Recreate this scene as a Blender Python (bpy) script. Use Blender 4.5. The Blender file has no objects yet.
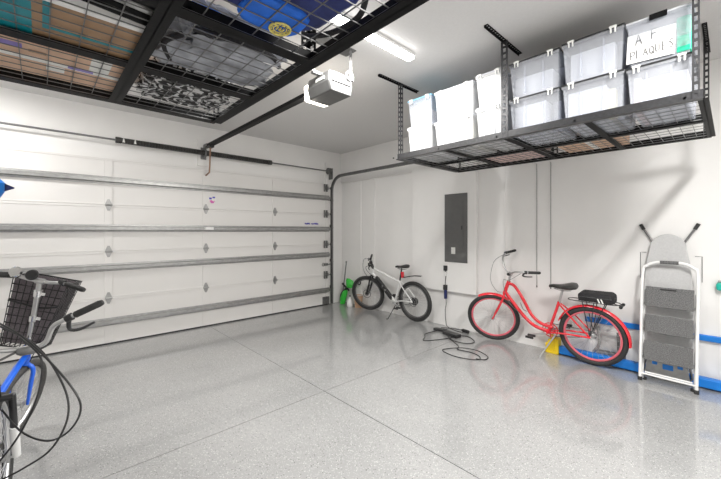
import bpy, bmesh, math, random
from mathutils import Vector, Matrix, noise, Quaternion
random.seed(7)
R_ = math.radians
col = bpy.context.scene.collection
# ------------------------------------------------------------------ materials
def mat(name, c, rough=.5, metal=0., var=.06, scale=12., bump=0., alpha=None, emit=None, coat=0., spec=.5):
    m = bpy.data.materials.new(name); m.use_nodes = True
    nt = m.node_tree; N = nt.nodes; L = nt.links
    b = N['Principled BSDF']
    tc = N.new('ShaderNodeTexCoord')
    nz = N.new('ShaderNodeTexNoise'); nz.inputs['Scale'].default_value = scale; nz.inputs['Detail'].default_value = 4
    L.new(tc.outputs['Object'], nz.inputs['Vector'])
    cr = N.new('ShaderNodeValToRGB')
    cr.color_ramp.elements[0].position = .3; cr.color_ramp.elements[1].position = .7
    cr.color_ramp.elements[0].color = [max(0, k*(1-var)) for k in c] + [1]
    cr.color_ramp.elements[1].color = [min(1, k*(1+var)) for k in c] + [1]
    L.new(nz.outputs['Fac'], cr.inputs['Fac']); L.new(cr.outputs['Color'], b.inputs['Base Color'])
    b.inputs['Roughness'].default_value = rough; b.inputs['Metallic'].default_value = metal
    b.inputs['Specular IOR Level'].default_value = spec
    if coat: b.inputs['Coat Weight'].default_value = coat; b.inputs['Coat Roughness'].default_value = .08
    if bump:
        bp = N.new('ShaderNodeBump'); bp.inputs['Strength'].default_value = bump; bp.inputs['Distance'].default_value = .01
        L.new(nz.outputs['Fac'], bp.inputs['Height']); L.new(bp.outputs['Normal'], b.inputs['Normal'])
    if alpha is not None:
        b.inputs['Alpha'].default_value = alpha
    if emit:
        b.inputs['Emission Color'].default_value = list(emit[0]) + [1]; b.inputs['Emission Strength'].default_value = emit[1]
    return m
M = {}
M['wall'] = mat('wall_paint', (.82, .81, .795), .55, scale=3, var=.015, bump=.04)
M['ceil'] = mat('ceiling_paint', (.67, .66, .65), .8, scale=60, var=.02, bump=.1)
M['door'] = mat('door_white', (.72, .705, .685), .42, scale=2, var=.012)
M['galv'] = mat('galvanised_steel', (.36, .36, .355), .42, .75, scale=18, var=.12)
M['galvd'] = mat('dull_steel', (.2, .2, .2), .45, .6, scale=18, var=.15)
M['rackblack'] = mat('rack_black', (.006, .006, .0065), .5, 0, scale=40, var=.25, bump=.05, spec=.12)
M['rackgrey'] = mat('rack_grey', (.032, .032, .034), .36, .1, scale=50, var=.3, bump=.05, spec=.4)
M['wire'] = mat('wire_steel', (.17, .17, .17), .4, .4)
M['black'] = mat('black_plastic', (.02, .02, .021), .4, scale=30, var=.2)
M['rubber'] = mat('rubber', (.028, .028, .028), .65, scale=60, var=.25)
M['rubberg'] = mat('rubber_grey', (.06, .058, .055), .7, scale=60, var=.25)
M['red'] = mat('red_paint', (.72, .02, .035), .25, scale=5, coat=.6, var=.03)
M['redrim'] = mat('red_rim', (.75, .16, .2), .3, .2, var=.05)
M['white'] = mat('white_paint', (.8, .8, .79), .3, scale=5, coat=.4, var=.02)
M['blue'] = mat('blue_paint', (.01, .13, .75), .28, scale=5, coat=.5, var=.05)
M['chrome'] = mat('chrome', (.75, .75, .75), .2, 1.0, var=.04)
M['spoke'] = mat('spoke_steel', (.5, .5, .5), .6, .2)
M['silver'] = mat('silver_alloy', (.55, .55, .55), .32, .9, var=.06)
M['leather'] = mat('saddle_vinyl', (.025, .024, .023), .35, scale=80, var=.2, bump=.2)
M['fabricb'] = mat('black_fabric', (.02, .019, .021), .85, scale=90, var=.4, bump=.4)
M['fabricp'] = mat('dark_plum_fabric', (.15, .13, .14), .8, scale=120, var=.25, bump=.3)
M['tread'] = mat('grey_tread', (.13, .13, .13), .75, scale=130, var=.5, bump=.5)
M['ironb'] = mat('ironing_cover', (.5, .5, .5), .7, scale=70, var=.05, bump=.1)
M['panel'] = mat('panel_grey', (.12, .12, .118), .5, .1, scale=20, var=.05)
M['label'] = mat('label_white', (.75, .75, .72), .6, scale=40, var=.05)
M['green'] = mat('lime_green', (.04, .5, .05), .4, var=.1)
M['yellow'] = mat('yellow_plastic', (.78, .55, .01), .4, var=.08)
M['bluefoam'] = mat('blue_vinyl', (.006, .2, .68), .42, scale=8, var=.06)
M['tan'] = mat('tan_plastic', (.62, .4, .26), .55, var=.06)
M['teal'] = mat('teal_vinyl', (.0, .22, .27), .4, scale=10, var=.06)
M['tealgreen'] = mat('teal_green', (.01, .42, .33), .35, var=.08)
M['brown'] = mat('brown_board', (.33, .2, .11), .5, scale=10, var=.12)
M['card'] = mat('cardboard', (.62, .42, .3), .8, scale=8, var=.1)
M['purple'] = mat('purple_ink', (.25, .2, .5), .7)
M['navy'] = mat('navy_fabric', (.02, .03, .13), .8, scale=14, var=.4, bump=.4)
M['royal'] = mat('royal_fabric', (.01, .13, .62), .7, scale=14, var=.2, bump=.3)
M['gold'] = mat('gold_thread', (.7, .6, .16), .5, .1, scale=80, var=.2)
M['silverfab'] = mat('silver_fabric', (.3, .31, .34), .6, scale=8, var=.6, bump=.6)
M['paper'] = mat('paper', (.72, .72, .71), .7, scale=6, var=.03)
M['ink'] = mat('marker_ink', (.1, .1, .1), .6)
M['sheet'] = mat('green_sheet', (.02, .5, .3), .5, scale=30, var=.25)
M['yelcon'] = mat('pale_yellow', (.8, .72, .4), .6, var=.1)
M['pink'] = mat('pale_pink', (.65, .48, .45), .6, var=.1)
M['bluelid'] = mat('pale_blue', (.2, .5, .7), .4)
M['hdarkb'] = mat('headset_dark', (.05, .06, .1), .5)
M['magenta'] = mat('magenta_sticker', (.6, .12, .4), .5)
M['violet'] = mat('violet_sticker', (.06, .05, .4), .5)
M['wood'] = mat('darkwood', (.05, .04, .035), .6)
M['copper'] = mat('rust_orange_steel', (.32, .2, .14), .5, .5, var=.2)
M['spring'] = mat('oiled_spring', (.06, .058, .055), .4, .5, var=.3)
M['lamp'] = mat('led_diffuser', (1, 1, 1), .4, emit=((1, .985, .96), 12))
M['lens'] = mat('opener_lens', (1, .97, .9), .4, emit=((1, .93, .82), 6))
M['gap'] = mat('joint_dark', (.13, .13, .13), .9)

def pattern_mat():                       # black and white printed fabric
    m = mat('patterned_fabric', (.1, .1, .1), .8)
    nt = m.node_tree; N = nt.nodes; L = nt.links
    v = N.new('ShaderNodeTexWave'); v.inputs['Scale'].default_value = 4.5; v.inputs['Distortion'].default_value = 14; v.inputs['Detail Scale'].default_value = 2
    tc = [n for n in N if n.type == 'TEX_COORD'][0]; L.new(tc.outputs['Object'], v.inputs['Vector'])
    cr = N.new('ShaderNodeValToRGB'); cr.color_ramp.elements[0].position = .6; cr.color_ramp.elements[1].position = .68
    cr.color_ramp.elements[0].color = (.015, .015, .015, 1); cr.color_ramp.elements[1].color = (.6, .6, .6, 1)
    L.new(v.outputs['Color'], cr.inputs['Fac']); L.new(cr.outputs['Color'], N['Principled BSDF'].inputs['Base Color'])
    return m
M['pattern'] = pattern_mat()

def floor_mat():
    m = bpy.data.materials.new('epoxy_flake_floor'); m.use_nodes = True
    nt = m.node_tree; N = nt.nodes; L = nt.links; b = N['Principled BSDF']
    tc = N.new('ShaderNodeTexCoord')
    def vor(scale, lo, hi, c):
        v = N.new('ShaderNodeTexVoronoi'); v.inputs['Scale'].default_value = scale; L.new(tc.outputs['Object'], v.inputs['Vector'])
        r = N.new('ShaderNodeSeparateColor'); L.new(v.outputs['Color'], r.inputs['Color'])
        k = N.new('ShaderNodeValToRGB'); k.color_ramp.interpolation = 'CONSTANT'
        k.color_ramp.elements[0].color = (0, 0, 0, 1); k.color_ramp.elements[1].position = lo; k.color_ramp.elements[1].color = (1, 1, 1, 1)
        L.new(r.outputs[c], k.inputs['Fac'])
        d = N.new('ShaderNodeMath'); d.operation = 'LESS_THAN'; d.inputs[1].default_value = hi; L.new(v.outputs['Distance'], d.inputs[0])
        mu = N.new('ShaderNodeMath'); mu.operation = 'MULTIPLY'; L.new(k.outputs['Color'], mu.inputs[0]); L.new(d.outputs[0], mu.inputs[1])
        return mu.outputs[0]
    nz = N.new('ShaderNodeTexNoise'); nz.inputs['Scale'].default_value = 1.3; nz.inputs['Detail'].default_value = 5; L.new(tc.outputs['Object'], nz.inputs['Vector'])
    base = N.new('ShaderNodeValToRGB'); base.color_ramp.elements[0].position = .3; base.color_ramp.elements[1].position = .7
    base.color_ramp.elements[0].color = (.28, .283, .28, 1); base.color_ramp.elements[1].color = (.34, .34, .337, 1); L.new(nz.outputs['Fac'], base.inputs['Fac'])
    cur = base.outputs['Color']
    for sc, lo, hi, ch, c in ((150, .75, .5, 'Red', (.31, .31, .31, 1)), (170, .8, .5, 'Green', (.45, .45, .445, 1)), (110, .955, .4, 'Blue', (.14, .14, .14, 1)), (120, .93, .4, 'Green', (.6, .6, .59, 1))):
        f = vor(sc, lo, hi, ch)
        mx = N.new('ShaderNodeMix'); mx.data_type = 'RGBA'; mx.inputs['B'].default_value = c
        L.new(f, mx.inputs['Factor']); L.new(cur, mx.inputs['A']); cur = mx.outputs['Result']
    L.new(cur, b.inputs['Base Color'])
    n2 = N.new('ShaderNodeTexNoise'); n2.inputs['Scale'].default_value = 35; L.new(tc.outputs['Object'], n2.inputs['Vector'])
    bp = N.new('ShaderNodeBump'); bp.inputs['Strength'].default_value = .04; bp.inputs['Distance'].default_value = .004
    L.new(n2.outputs['Fac'], bp.inputs['Height']); L.new(bp.outputs['Normal'], b.inputs['Normal'])
    b.inputs['Roughness'].default_value = .4; b.inputs['Coat Weight'].default_value = 1.0; b.inputs['Coat Roughness'].default_value = .07; b.inputs['Coat IOR'].default_value = 1.6
    return m
M['floor'] = floor_mat()

def clear_mat(name, c, a):
    m = bpy.data.materials.new(name); m.use_nodes = True
    nt = m.node_tree; N = nt.nodes; L = nt.links; b = N['Principled BSDF']
    nz = N.new('ShaderNodeTexNoise'); nz.inputs['Scale'].default_value = 6
    cr = N.new('ShaderNodeValToRGB'); cr.color_ramp.elements[0].color = [k*.95 for k in c]+[1]; cr.color_ramp.elements[1].color = list(c)+[1]
    L.new(nz.outputs['Fac'], cr.inputs['Fac']); L.new(cr.outputs['Color'], b.inputs['Base Color'])
    b.inputs['Roughness'].default_value = .25
    t = N.new('ShaderNodeBsdfTransparent'); t.inputs['Color'].default_value = (.96, .97, 1, 1)
    mx = N.new('ShaderNodeMixShader'); mx.inputs[0].default_value = a
    L.new(t.outputs[0], mx.inputs[1]); L.new(b.outputs[0], mx.inputs[2]); L.new(mx.outputs[0], N['Material Output'].inputs['Surface'])
    return m
M['clear'] = clear_mat('frosted_bin_plastic', (.72, .74, .78), .3)
M['milky'] = clear_mat('milky_bin_plastic', (.86, .86, .85), .5)
M['gauze'] = clear_mat('basket_mesh', (.03, .03, .032), .85)
M['clearlid'] = clear_mat('clear_lid', (.8, .82, .86), .6)
# ------------------------------------------------------------------ mesh helper
class B:
    def __init__(s): s.bm = bmesh.new()
    def box(s, a, b, rot=None):
        c = [(a[i]+b[i])/2 for i in range(3)]; d = [abs(b[i]-a[i]) for i in range(3)]
        m = Matrix.Translation(c) @ (rot or Matrix.Identity(4)) @ Matrix.Diagonal(d+[1])
        bmesh.ops.create_cube(s.bm, size=1, matrix=m); return s
    def cbox(s, c, d, rot=None):
        m = Matrix.Translation(c) @ (rot.to_4x4() if rot else Matrix.Identity(4)) @ Matrix.Diagonal(list(d)+[1])
        bmesh.ops.create_cube(s.bm, size=1, matrix=m); return s
    def tube(s, pts, r, n=8, cap=True, smooth=0, closed=False):
        P = [Vector(p) for p in pts]
        if smooth: P, r = catmull(P, r, smooth, closed)
        k = len(P); rr = r if isinstance(r, (list, tuple)) else [r]*k
        T = []
        for i in range(k):
            if closed: t = P[(i+1) % k]-P[i-1]
            else: t = P[min(i+1, k-1)]-P[max(i-1, 0)]
            T.append(t.normalized() if t.length > 1e-9 else Vector((0, 0, 1)))
        up = Vector((0, 0, 1)) if abs(T[0].z) < .9 else Vector((1, 0, 0))
        u = T[0].cross(up).normalized(); rings = []
        for i in range(k):
            if i:
                q = T[i-1].rotation_difference(T[i]); u = q @ u
            u = (u-T[i]*u.dot(T[i])).normalized(); v = T[i].cross(u)
            rings.append([s.bm.verts.new(P[i]+(u*math.cos(2*math.pi*j/n)+v*math.sin(2*math.pi*j/n))*rr[i]) for j in range(n)])
        for i in range(k if closed else k-1):
            A = rings[i]; C = rings[(i+1) % k]; o = 0
            if closed and i == k-1:
                o = min(range(n), key=lambda z: (A[0].co-C[z].co).length)
            for j in range(n):
                s.bm.faces.new((A[j], A[(j+1) % n], C[(j+1+o) % n], C[(j+o) % n]))
        if cap and not closed:
            s.bm.faces.new(rings[0][::-1]); s.bm.faces.new(rings[-1])
        return s
    def ring(s, c, axis, Rr, r, n=40, m=8, a0=0, a1=360, e1=None):
        c = Vector(c); ax = Vector(axis).normalized()
        e = Vector(e1).normalized() if e1 else ax.orthogonal().normalized(); f = ax.cross(e)
        full = abs(a1-a0) >= 360
        k = n if full else n+1
        return s.tube([c+(e*math.cos(R_(a0+(a1-a0)*i/n))+f*math.sin(R_(a0+(a1-a0)*i/n)))*Rr for i in range(k)], r, m, closed=full)
    def cyl(s, a, b, r, r2=None, n=16):
        return s.tube([a, b], [r, r if r2 is None else r2], n)
    def lathe(s, prof, c=(0, 0, 0), axis=(0, 0, 1), n=20):       # prof: (radius, height)
        q = Vector((0, 0, 1)).rotation_difference(Vector(axis)).to_matrix(); c = Vector(c)
        rings = []
        for r, h in prof:
            rings.append([s.bm.verts.new(c+q@Vector((max(r, 1e-4)*math.cos(2*math.pi*j/n), max(r, 1e-4)*math.sin(2*math.pi*j/n), h))) for j in range(n)])
        for i in range(len(rings)-1):
            for j in range(n): s.bm.faces.new((rings[i][j], rings[i][(j+1) % n], rings[i+1][(j+1) % n], rings[i+1][j]))
        s.bm.faces.new(rings[0][::-1]); s.bm.faces.new(rings[-1]); return s
    def loft(s, rings, cap=True):
        V = [[s.bm.verts.new(p) for p in r] for r in rings]; n = len(V[0])
        for i in range(len(V)-1):
            for j in range(n): s.bm.faces.new((V[i][j], V[i][(j+1) % n], V[i+1][(j+1) % n], V[i+1][j]))
        if cap: s.bm.faces.new(V[0][::-1]); s.bm.faces.new(V[-1])
        return s
    def prism(s, poly, f0, f1):                                   # poly of 2D points, f0/f1 map 2D->3D
        return s.loft([[f0(p) for p in poly], [f1(p) for p in poly]])
    def blob(s, c, d, seed=0, amp=.15, freq=3., p=.6, sub=4):
        m = bmesh.new(); bmesh.ops.create_icosphere(m, subdivisions=sub, radius=1)
        mp = {}
        for v in m.verts:
            q = v.co.copy(); w = Vector([math.copysign(abs(k)**p, k) for k in q])
            w *= 1+amp*noise.fractal(q*freq+Vector((seed*7.3, seed, 0)), 1., 2., 4)
            w.z = max(w.z, -.82)
            mp[v] = s.bm.verts.new((c[0]+w.x*d[0]/2, c[1]+w.y*d[1]/2, c[2]+w.z*d[2]/2))
        for f in m.faces: s.bm.faces.new([mp[v] for v in f.verts])
        m.free(); return s
    def strokes(s, lines, r):
        for l in lines: s.tube(l, r, 5)
        return s
    def xf(s, m): bmesh.ops.transform(s.bm, matrix=m, verts=s.bm.verts); return s
    def obj(s, name, m, parent=None, smooth=True, bevel=0, label=None, ang=40):
        bm = s.bm; bmesh.ops.recalc_face_normals(bm, faces=bm.faces)
        me = bpy.data.meshes.new(name); bm.to_mesh(me); bm.free()
        if smooth:
            for p in me.polygons: p.use_smooth = True
            me.set_sharp_from_angle(angle=R_(ang))
        me.materials.append(M[m] if isinstance(m, str) else m)
        o = bpy.data.objects.new(name, me); col.objects.link(o)
        if parent: o.parent = parent
        if bevel:
            b = o.modifiers.new('bevel', 'BEVEL'); b.width = bevel; b.segments = 2; b.limit_method = 'ANGLE'
        if label: o['label'] = label
        return o
def catmull(P, r, k, closed=False):
    n = len(P); out = []; ro = []
    rr = r if isinstance(r, (list, tuple)) else None
    m = n if closed else n-1
    for i in range(m):
        if closed: a, b, c, d = P[i-1], P[i], P[(i+1) % n], P[(i+2) % n]
        else: a, b, c, d = P[max(i-1, 0)], P[i], P[i+1], P[min(i+2, n-1)]
        for j in range(k):
            t = j/k
            out.append(.5*((2*b)+(c-a)*t+(2*a-5*b+4*c-d)*t*t+(3*b-a-3*c+d)*t**3))
            if rr: ro.append(rr[i]*(1-t)+rr[(i+1) % n]*t)
    if not closed:
        out.append(P[-1])
        if rr: ro.append(rr[-1])
    return out, (ro if rr else r)
def tag(o, label, cat, group=None, kind=None):
    o['label'] = label; o['category'] = cat
    if group: o['group'] = group
    if kind: o['kind'] = kind
    return o
def thing(name, label, cat, loc=(0, 0, 0), rot=(0, 0, 0), group=None):
    o = bpy.data.objects.new(name, None); col.objects.link(o); o.location = loc; o.rotation_euler = rot
    o.empty_display_size = .1
    return tag(o, label, cat, group)
def struct(o, label=None):
    o['kind'] = 'structure'
    if label: o['label'] = label
    return o
def copy_tree(o, parent=None, loc=None):
    c = o.copy(); col.objects.link(c); c.parent = parent
    if loc is not None: c.location = loc
    for ch in [k for k in bpy.data.objects if k.parent == o]: copy_tree(ch, c)
    return c
WX, WY, CZ = 4.72, 5.67, 3.14
X0, Y0 = -1.1, -1.3
# ------------------------------------------------------------------ the room
b = B()
for xa, xb in ((X0, 1.946), (1.952, WX)):
    for ya, yb in ((Y0, 2.597), (2.603, WY)):
        b.box((xa, ya, -.06), (xb, yb, 0))
b.box((X0, Y0, -.1), (WX, WY, -.012))
o = b.obj('floor', 'floor', smooth=False); struct(o, 'glossy grey flake epoxy floor with two thin control joints')
o = B().box((X0-.1, Y0-.1, CZ), (WX+.1, WY+.1, CZ+.1)).obj('ceiling', 'ceil', smooth=False); struct(o)
o = B().box((X0-.1, WY, -.1), (WX+.1, WY+.1, CZ)).obj('wall_far', 'wall', smooth=False); struct(o, 'white wall behind the garage door')
# right wall with the recess to the left of the panel chase
b = B().box((WX, Y0-.1, -.1), (WX+.12, WY, CZ))
b.box((WX-.03, 3.72, 2.51), (WX+.01, WY, CZ))
b.box((WX-.07, 2.54, .56), (WX+.01, 3.72, CZ))
o = b.obj('wall_right', 'wall', smooth=False, bevel=.004); struct(o, 'white side wall with a raised panel bay')
b = B()
for y, w in ((5.08, .03), (4.70, .05)):
    b.box((WX-.012, y-w/2, 0), (WX+.002, y+w/2, 2.51))
o = b.obj('trim_1', 'wall', smooth=False); struct(o, 'narrow upright battens in the wall recess')
o = B().box((X0-.1, Y0, -.1), (X0, WY, CZ)).obj('wall_left', 'wall', smooth=False); struct(o)
o = B().box((X0-.1, Y0-.1, -.1), (WX+.1, Y0, CZ)).obj('wall_near', 'wall', smooth=False); struct(o)
# wood plates behind the door springs (painted)
b = B()
for x, z0, z1 in ((1.86, 2.52, 2.92), (4.33, 2.35, 2.9)):
    b.box((x-.07, WY-.03, z0), (x+.07, WY+.002, z1))
o = b.obj('trim_2', 'wall', smooth=False, bevel=.004); struct(o, 'white painted mounting pads above the door')
o = B().tube([(WX-.006, 2.143, 0), (WX-.006, 2.143, 2.45), (WX-.006, 2.143, CZ)], .006, 6).obj('trim_3', 'wall'); struct(o, 'thin upright bead on the side wall')

# ------------------------------------------------------------------ garage door
DX0, DX1, DH = -.56, 4.33, 2.46
door = bpy.data.objects.new('door_1', None); col.objects.link(door); door.location = (1.885, 5.62, 0)
struct(door, 'white sectional garage door with steel struts')
def dobj(bb, name, m, par=door, **k):
    bb.xf(Matrix.Translation((-1.885, -5.62, 0))); return bb.obj(name, m, par, **k)
for i in range(4):
    z0, z1 = i*.615+.001+(.011 if i == 0 else 0), (i+1)*.615
    b = B().box((DX0, 5.622, z0), (DX1, 5.66, z1-.001))
    # section face: raised lip at top and bottom
    b.box((DX0, 5.616, z1-.03), (DX1, 5.63, z1-.001)); b.box((DX0, 5.616, z0), (DX1, 5.63, z0+.02))
    sec = dobj(b, 'door_section', 'door', smooth=False, bevel=.003)
    for x in (.66, 1.9, 3.1):                     # centre stiles pressed into each section
        dobj(B().box((x-.045, 5.613, z0+.02), (x+.045, 5.625, z1-.03)), 'stile', 'door', sec, smooth=False, bevel=.002)
    for x in (DX0+.04, DX1-.04):
        dobj(B().box((x-.045, 5.613, z0), (x+.045, 5.625, z1-.008)), 'end_stile', 'door', sec, smooth=False)
for z in (.30, 1.02, 1.535, 2.17):
    b = B()
    h, d = .1, .055
    prof = [(0, -h/2), (-.004, -h/2), (-.006, -h*.3), (-d, -h*.2), (-d, h*.2), (-.006, h*.3), (-.004, h/2), (0, h/2), (-.002, h*.28), (-d+.004, h*.17), (-d+.004, -h*.17), (-.002, -h*.28)]
    b.prism(prof, lambda p: (DX0, 5.614+p[0], z+p[1]), lambda p: (DX1, 5.614+p[0], z+p[1]))
    for k in range(9): b.cyl((DX0+.3+k*.54, 5.614, z+h*.42), (DX0+.3+k*.54, 5.604, z+h*.42), .007, n=6)
    dobj(b, 'strut', 'galv', smooth=False)
def hinge(x, z):
    b = B(); y = 5.611
    b.prism([(-.012, -.075), (.012, -.075), (.034, -.02), (.034, .02), (.012, .075), (-.012, .075), (-.034, .02), (-.034, -.02)], lambda p: (x+p[0], y, z+p[1]), lambda p: (x+p[0], y-.006, z+p[1]))
    b.cyl((x-.04, y-.014, z), (x+.04, y-.014, z), .011, n=8)
    for q in (-.05, .05): b.cyl((x, y-.006, z+q), (x, y-.013, z+q), .007, n=6)
    dobj(b, 'hinge', 'galv')
for z in (.615, 1.23, 1.845):
    for x in (.66, 1.9, 3.1): hinge(x, z)
def roller(x, z, s=1):
    b = B(); y = 5.605
    for dx in (-.1, -.045): b.box((x+dx*s-.012, y-.03, z-.075), (x+dx*s+.012, y, z+.075))
    b.box((x-.1*s, y-.012, z-.035), (x, y, z+.035))
    b.cyl((x-.1*s, y-.024, z), (x+.045*s, y-.024, z), .008, n=8)
    b.cyl((x+.04*s, y-.024, z), (x+.062*s, y-.024, z), .024, n=14)
    dobj(b, 'roller_hinge', 'galvd')
for z in (.615, 1.23, 1.845, 2.37): roller(DX1-.03, z); roller(DX0+.03, z, -1)
for x in (DX1-.09, DX0+.09): dobj(B().box((x-.075, 5.59, .02), (x+.075, 5.613, .17)).box((x-.03, 5.57, .03), (x-.02, 5.6, .16)).box((x+.03, 5.57, .03), (x+.04, 5.6, .16)), 'bottom_bracket', 'galvd', smooth=False)
b = B().box((4.19, 5.595, .80), (4.29, 5.613, .85)).cyl((4.2, 5.58, .825), (4.33, 5.58, .825), .01).ring((4.17, 5.59, .825), (0, 1, 0), .03, .006)
dobj(b, 'side_lock', 'galvd')
dobj(B().box((DX0, 5.612, -.0), (DX1, 5.655, .02)), 'bottom_seal', 'rubber', smooth=False)
dobj(B().box((1.86, 5.5, 1.52), (1.98, 5.56, 1.56)), 'strut_clip', 'white', smooth=False)
# stickers
b = B().cyl((1.998, 5.612, 1.995), (1.998, 5.6105, 1.995), .06, n=24); st = dobj(b, 'sticker', 'label')
dobj(B().prism([(-.045, -.01), (-.02, -.05), (.02, -.05), (.045, -.005), (.02, -.02), (-.01, .0)], lambda p: (1.998+p[0], 5.6105, 1.99+p[1]), lambda p: (1.998+p[0], 5.609, 1.99+p[1])), 'pink_print', 'magenta', st, smooth=False)
dobj(B().box((1.95, 5.609, 2.0), (1.99, 5.6105, 2.03)).box((2.0, 5.609, 2.02), (2.04, 5.6105, 2.045)), 'violet_print', 'violet', st, smooth=False)
b = B(); random.seed(3)
x = 3.74
for wd in (5, 7):
    for k in range(wd):
        w = random.uniform(.012, .024); b.box((x, 5.609, 1.632-random.choice((0, .006))), (x+w, 5.612, 1.652+random.choice((0, .008)))); x += w+.005
    x += .03
dobj(b, 'blue_lettering', 'violet', smooth=False)
# ------------------------------------------------------------------ tracks
def track(x, s, lab):
    t = thing('door_track', lab, 'door track', (x, 5.6, 0))
    rr = .32; zt = 2.63
    def path(off):
        pts = [(0, 0-off, .02), (0, -off, zt-rr)]
        for i in range(1, 9):
            a = R_(90*i/8); pts.append((0, -rr+(rr-off)*math.cos(a), zt-rr+(rr-off)*math.sin(a)))
        pts.append((0, -2.4, zt-off)); return pts
    b = B()
    P = path(0); Q = path(.055)
    # C profile: web and two lips
    prof = []
    for p, q in zip(P, Q):
        p = Vector(p); q = Vector(q); d = (q-p).normalized()
        ring = [p, q, q-d*.0, q+Vector((-s*.03, 0, 0)), q+Vector((-s*.03, 0, 0))-d*.006, q+Vector((-s*.004, 0, 0))-d*.006, p+Vector((-s*.004, 0, 0))+d*.006, p+Vector((-s*.03, 0, 0))+d*.006, p+Vector((-s*.03, 0, 0))]
        prof.append(ring)
    b.loft(prof).obj('rail', 'galvd', t, smooth=False)
    for z in (.35, .9, 1.6, 2.15): B().box((-.01, -.03, z-.03), (.02, .05, z+.03)).box((-.005, -.0, z-.03), (.06, .045, z-.026)).obj('bracket', 'galvd', t, smooth=False)
    b = B().box((-.003, -2.3, zt), (.022, -2.27, CZ)).box((-.003, -2.3, zt), (0, -2.24, CZ))
    b.obj('ceiling_hanger', 'galvd', t, smooth=False)
track(4.385, 1, 'steel garage door track curving up beside the corner and running along the side wall')
track(-.62, -1, 'steel garage door track on the far left side of the door')
# ------------------------------------------------------------------ torsion shaft
t = thing('torsion_spring_assembly', 'black coiled torsion spring on a steel shaft above the garage door', 'door spring', (1.88, 5.56, 2.71))
B().cyl((-2.47, 0, 0), (2.5, 0, 0), .0125, n=10).obj('shaft', 'galvd', t)
def spring(xa, xb):
    pts = []; n = int((xb-xa)/.014)
    for i in range(n*8+1):
        a = 2*math.pi*i/8; pts.append((xa+(xb-xa)*i/(n*8), .034*math.cos(a), .034*math.sin(a)))
    b = B().tube(pts, .0062, 5)
    b.cyl((xa, 0, 0), (xb, 0, 0), .029, n=12)
    b.cyl((xa-.04, 0, 0), (xa+.02, 0, 0), .042, n=12).cyl((xb-.02, 0, 0), (xb+.04, 0, 0), .042, n=12)
    b.obj('spring', 'spring', t)
spring(-1.11, -.03); spring(.05, 1.08)
B().box((-.02, -.05, -.06), (.0, .08, .04)).box((-.05, .06, -.09), (.03, .08, .09)).obj('centre_bracket', 'galvd', t, smooth=False)
for k in (-1.07, -.94): B().prism([(-.012, -.03), (.018, -.03), (.008, .03), (.0, .03)], lambda p: (k+p[0], -.047, p[1]), lambda p: (k+p[0], -.043, p[1])).obj('white_tag', 'label', t, smooth=False)
for s in (-2.44, 2.44):
    b = B().cyl((s-.05, 0, 0), (s, 0, 0), .055, n=20).cyl((s-.06, 0, 0), (s-.05, 0, 0), .068, n=20).cyl((s, 0, 0), (s+.01, 0, 0), .068, n=20)
    b.obj('cable_drum', 'galvd', t)
    B().box((s+.02, -.05, -.16), (s+.026, .1, .06)).obj('end_plate', 'galvd', t, smooth=False)
# ------------------------------------------------------------------ opener
t = thing('garage_door_opener', 'grey garage door opener with a lit lamp hanging above the middle of the room', 'garage door opener', (1.9, 2.44, 2.8))
B().box((-.02, .2, .0), (.02, 3.09, .045)).box((-.035, .2, -.004), (.035, 3.09, .002)).obj('rail', 'rackblack', t, smooth=False)
B().box((-.03, 3.06, .0), (.03, 3.21, .05)).obj('header_bracket', 'galvd', t, smooth=False)
b = B().tube([(0, 2.97, -.01), (0, 2.98, -.05), (0, 3.0, -.30), (0, 3.02, -.40), (0, 3.165, -.43)], .012, 6)
b.obj('door_arm', 'copper', t)
B().box((-.035, 2.91, -.03), (.035, 3.02, .0)).obj('trolley', 'black', t, smooth=False)
poly = [(-.135, -.03), (-.11, -.115), (.11, -.115), (.135, -.03), (.125, .06), (-.125, .06)]
body = B().loft([[(x*.94, -.15+(z+.04)*.1, z) for x, z in poly], [(x, -.13, z) for x, z in poly], [(x, .15, z) for x, z in poly], [(x*.94, .18, z) for x, z in poly]]).obj('housing', 'panel', t, smooth=False, bevel=.01)
B().box((-.105, -.158, -.03), (.105, -.147, .05)).obj('back_panel', 'galvd', body, smooth=False, bevel=.004)
B().box((-.137, -.08, -.005), (-.13, .04, .02)).obj('side_plate', 'label', body, smooth=False)
B().ring((.08, -.166, .055), (0, 1, 0), .035, .008, n=20).obj('cord_coil', 'white', body)
lens = B().loft([[(x*s, y, z*s-.03) for x, z in ((-.12, -.08), (.12, -.08), (.13, .06), (-.13, .06))] for y, s in ((.18, 1), (.24, .95), (.28, .7))])
lens.obj('lamp_lens', 'lens', t, bevel=.01)
# perforated angle hangers
def perforated(b, a, c, w, th, wdir, ndir, pitch=.05, slot=.03):
    a = Vector(a); c = Vector(c); L = (c-a).length; d = (c-a).normalized(); w_ = Vector(wdir).normalized(); n_ = Vector(ndir).normalized()
    rot = Matrix((d, w_, n_)).transposed()
    for s in (-1, 1): b.cbox((a+c)/2+w_*s*w*.36, (L, w*.28, th), rot)
    k = max(1, int(L/pitch)); 
    for i in range(k+1):
        q = a+d*min(max(L*i/k, (pitch-slot)/2), L-(pitch-slot)/2); b.cbox(q, (pitch-slot, w*.5, th), rot)
b = B()
perforated(b, (-.19, 0, .07), (-.19, 0, .33), .03, .003, (1, 0, 0), (0, 1, 0)); perforated(b, (.15, -.1, .07), (.15, -.1, .33), .03, .003, (1, 0, 0), (0, 1, 0))
b.box((-.2, -.12, .33), (.2, .02, .34)); b.box((-.2, -.02, .05), (.2, .02, .07)); b.box((.13, -.12, .05), (.17, .02, .07))
b.obj('hanging_strap', 'galvd', t, smooth=False)
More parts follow.
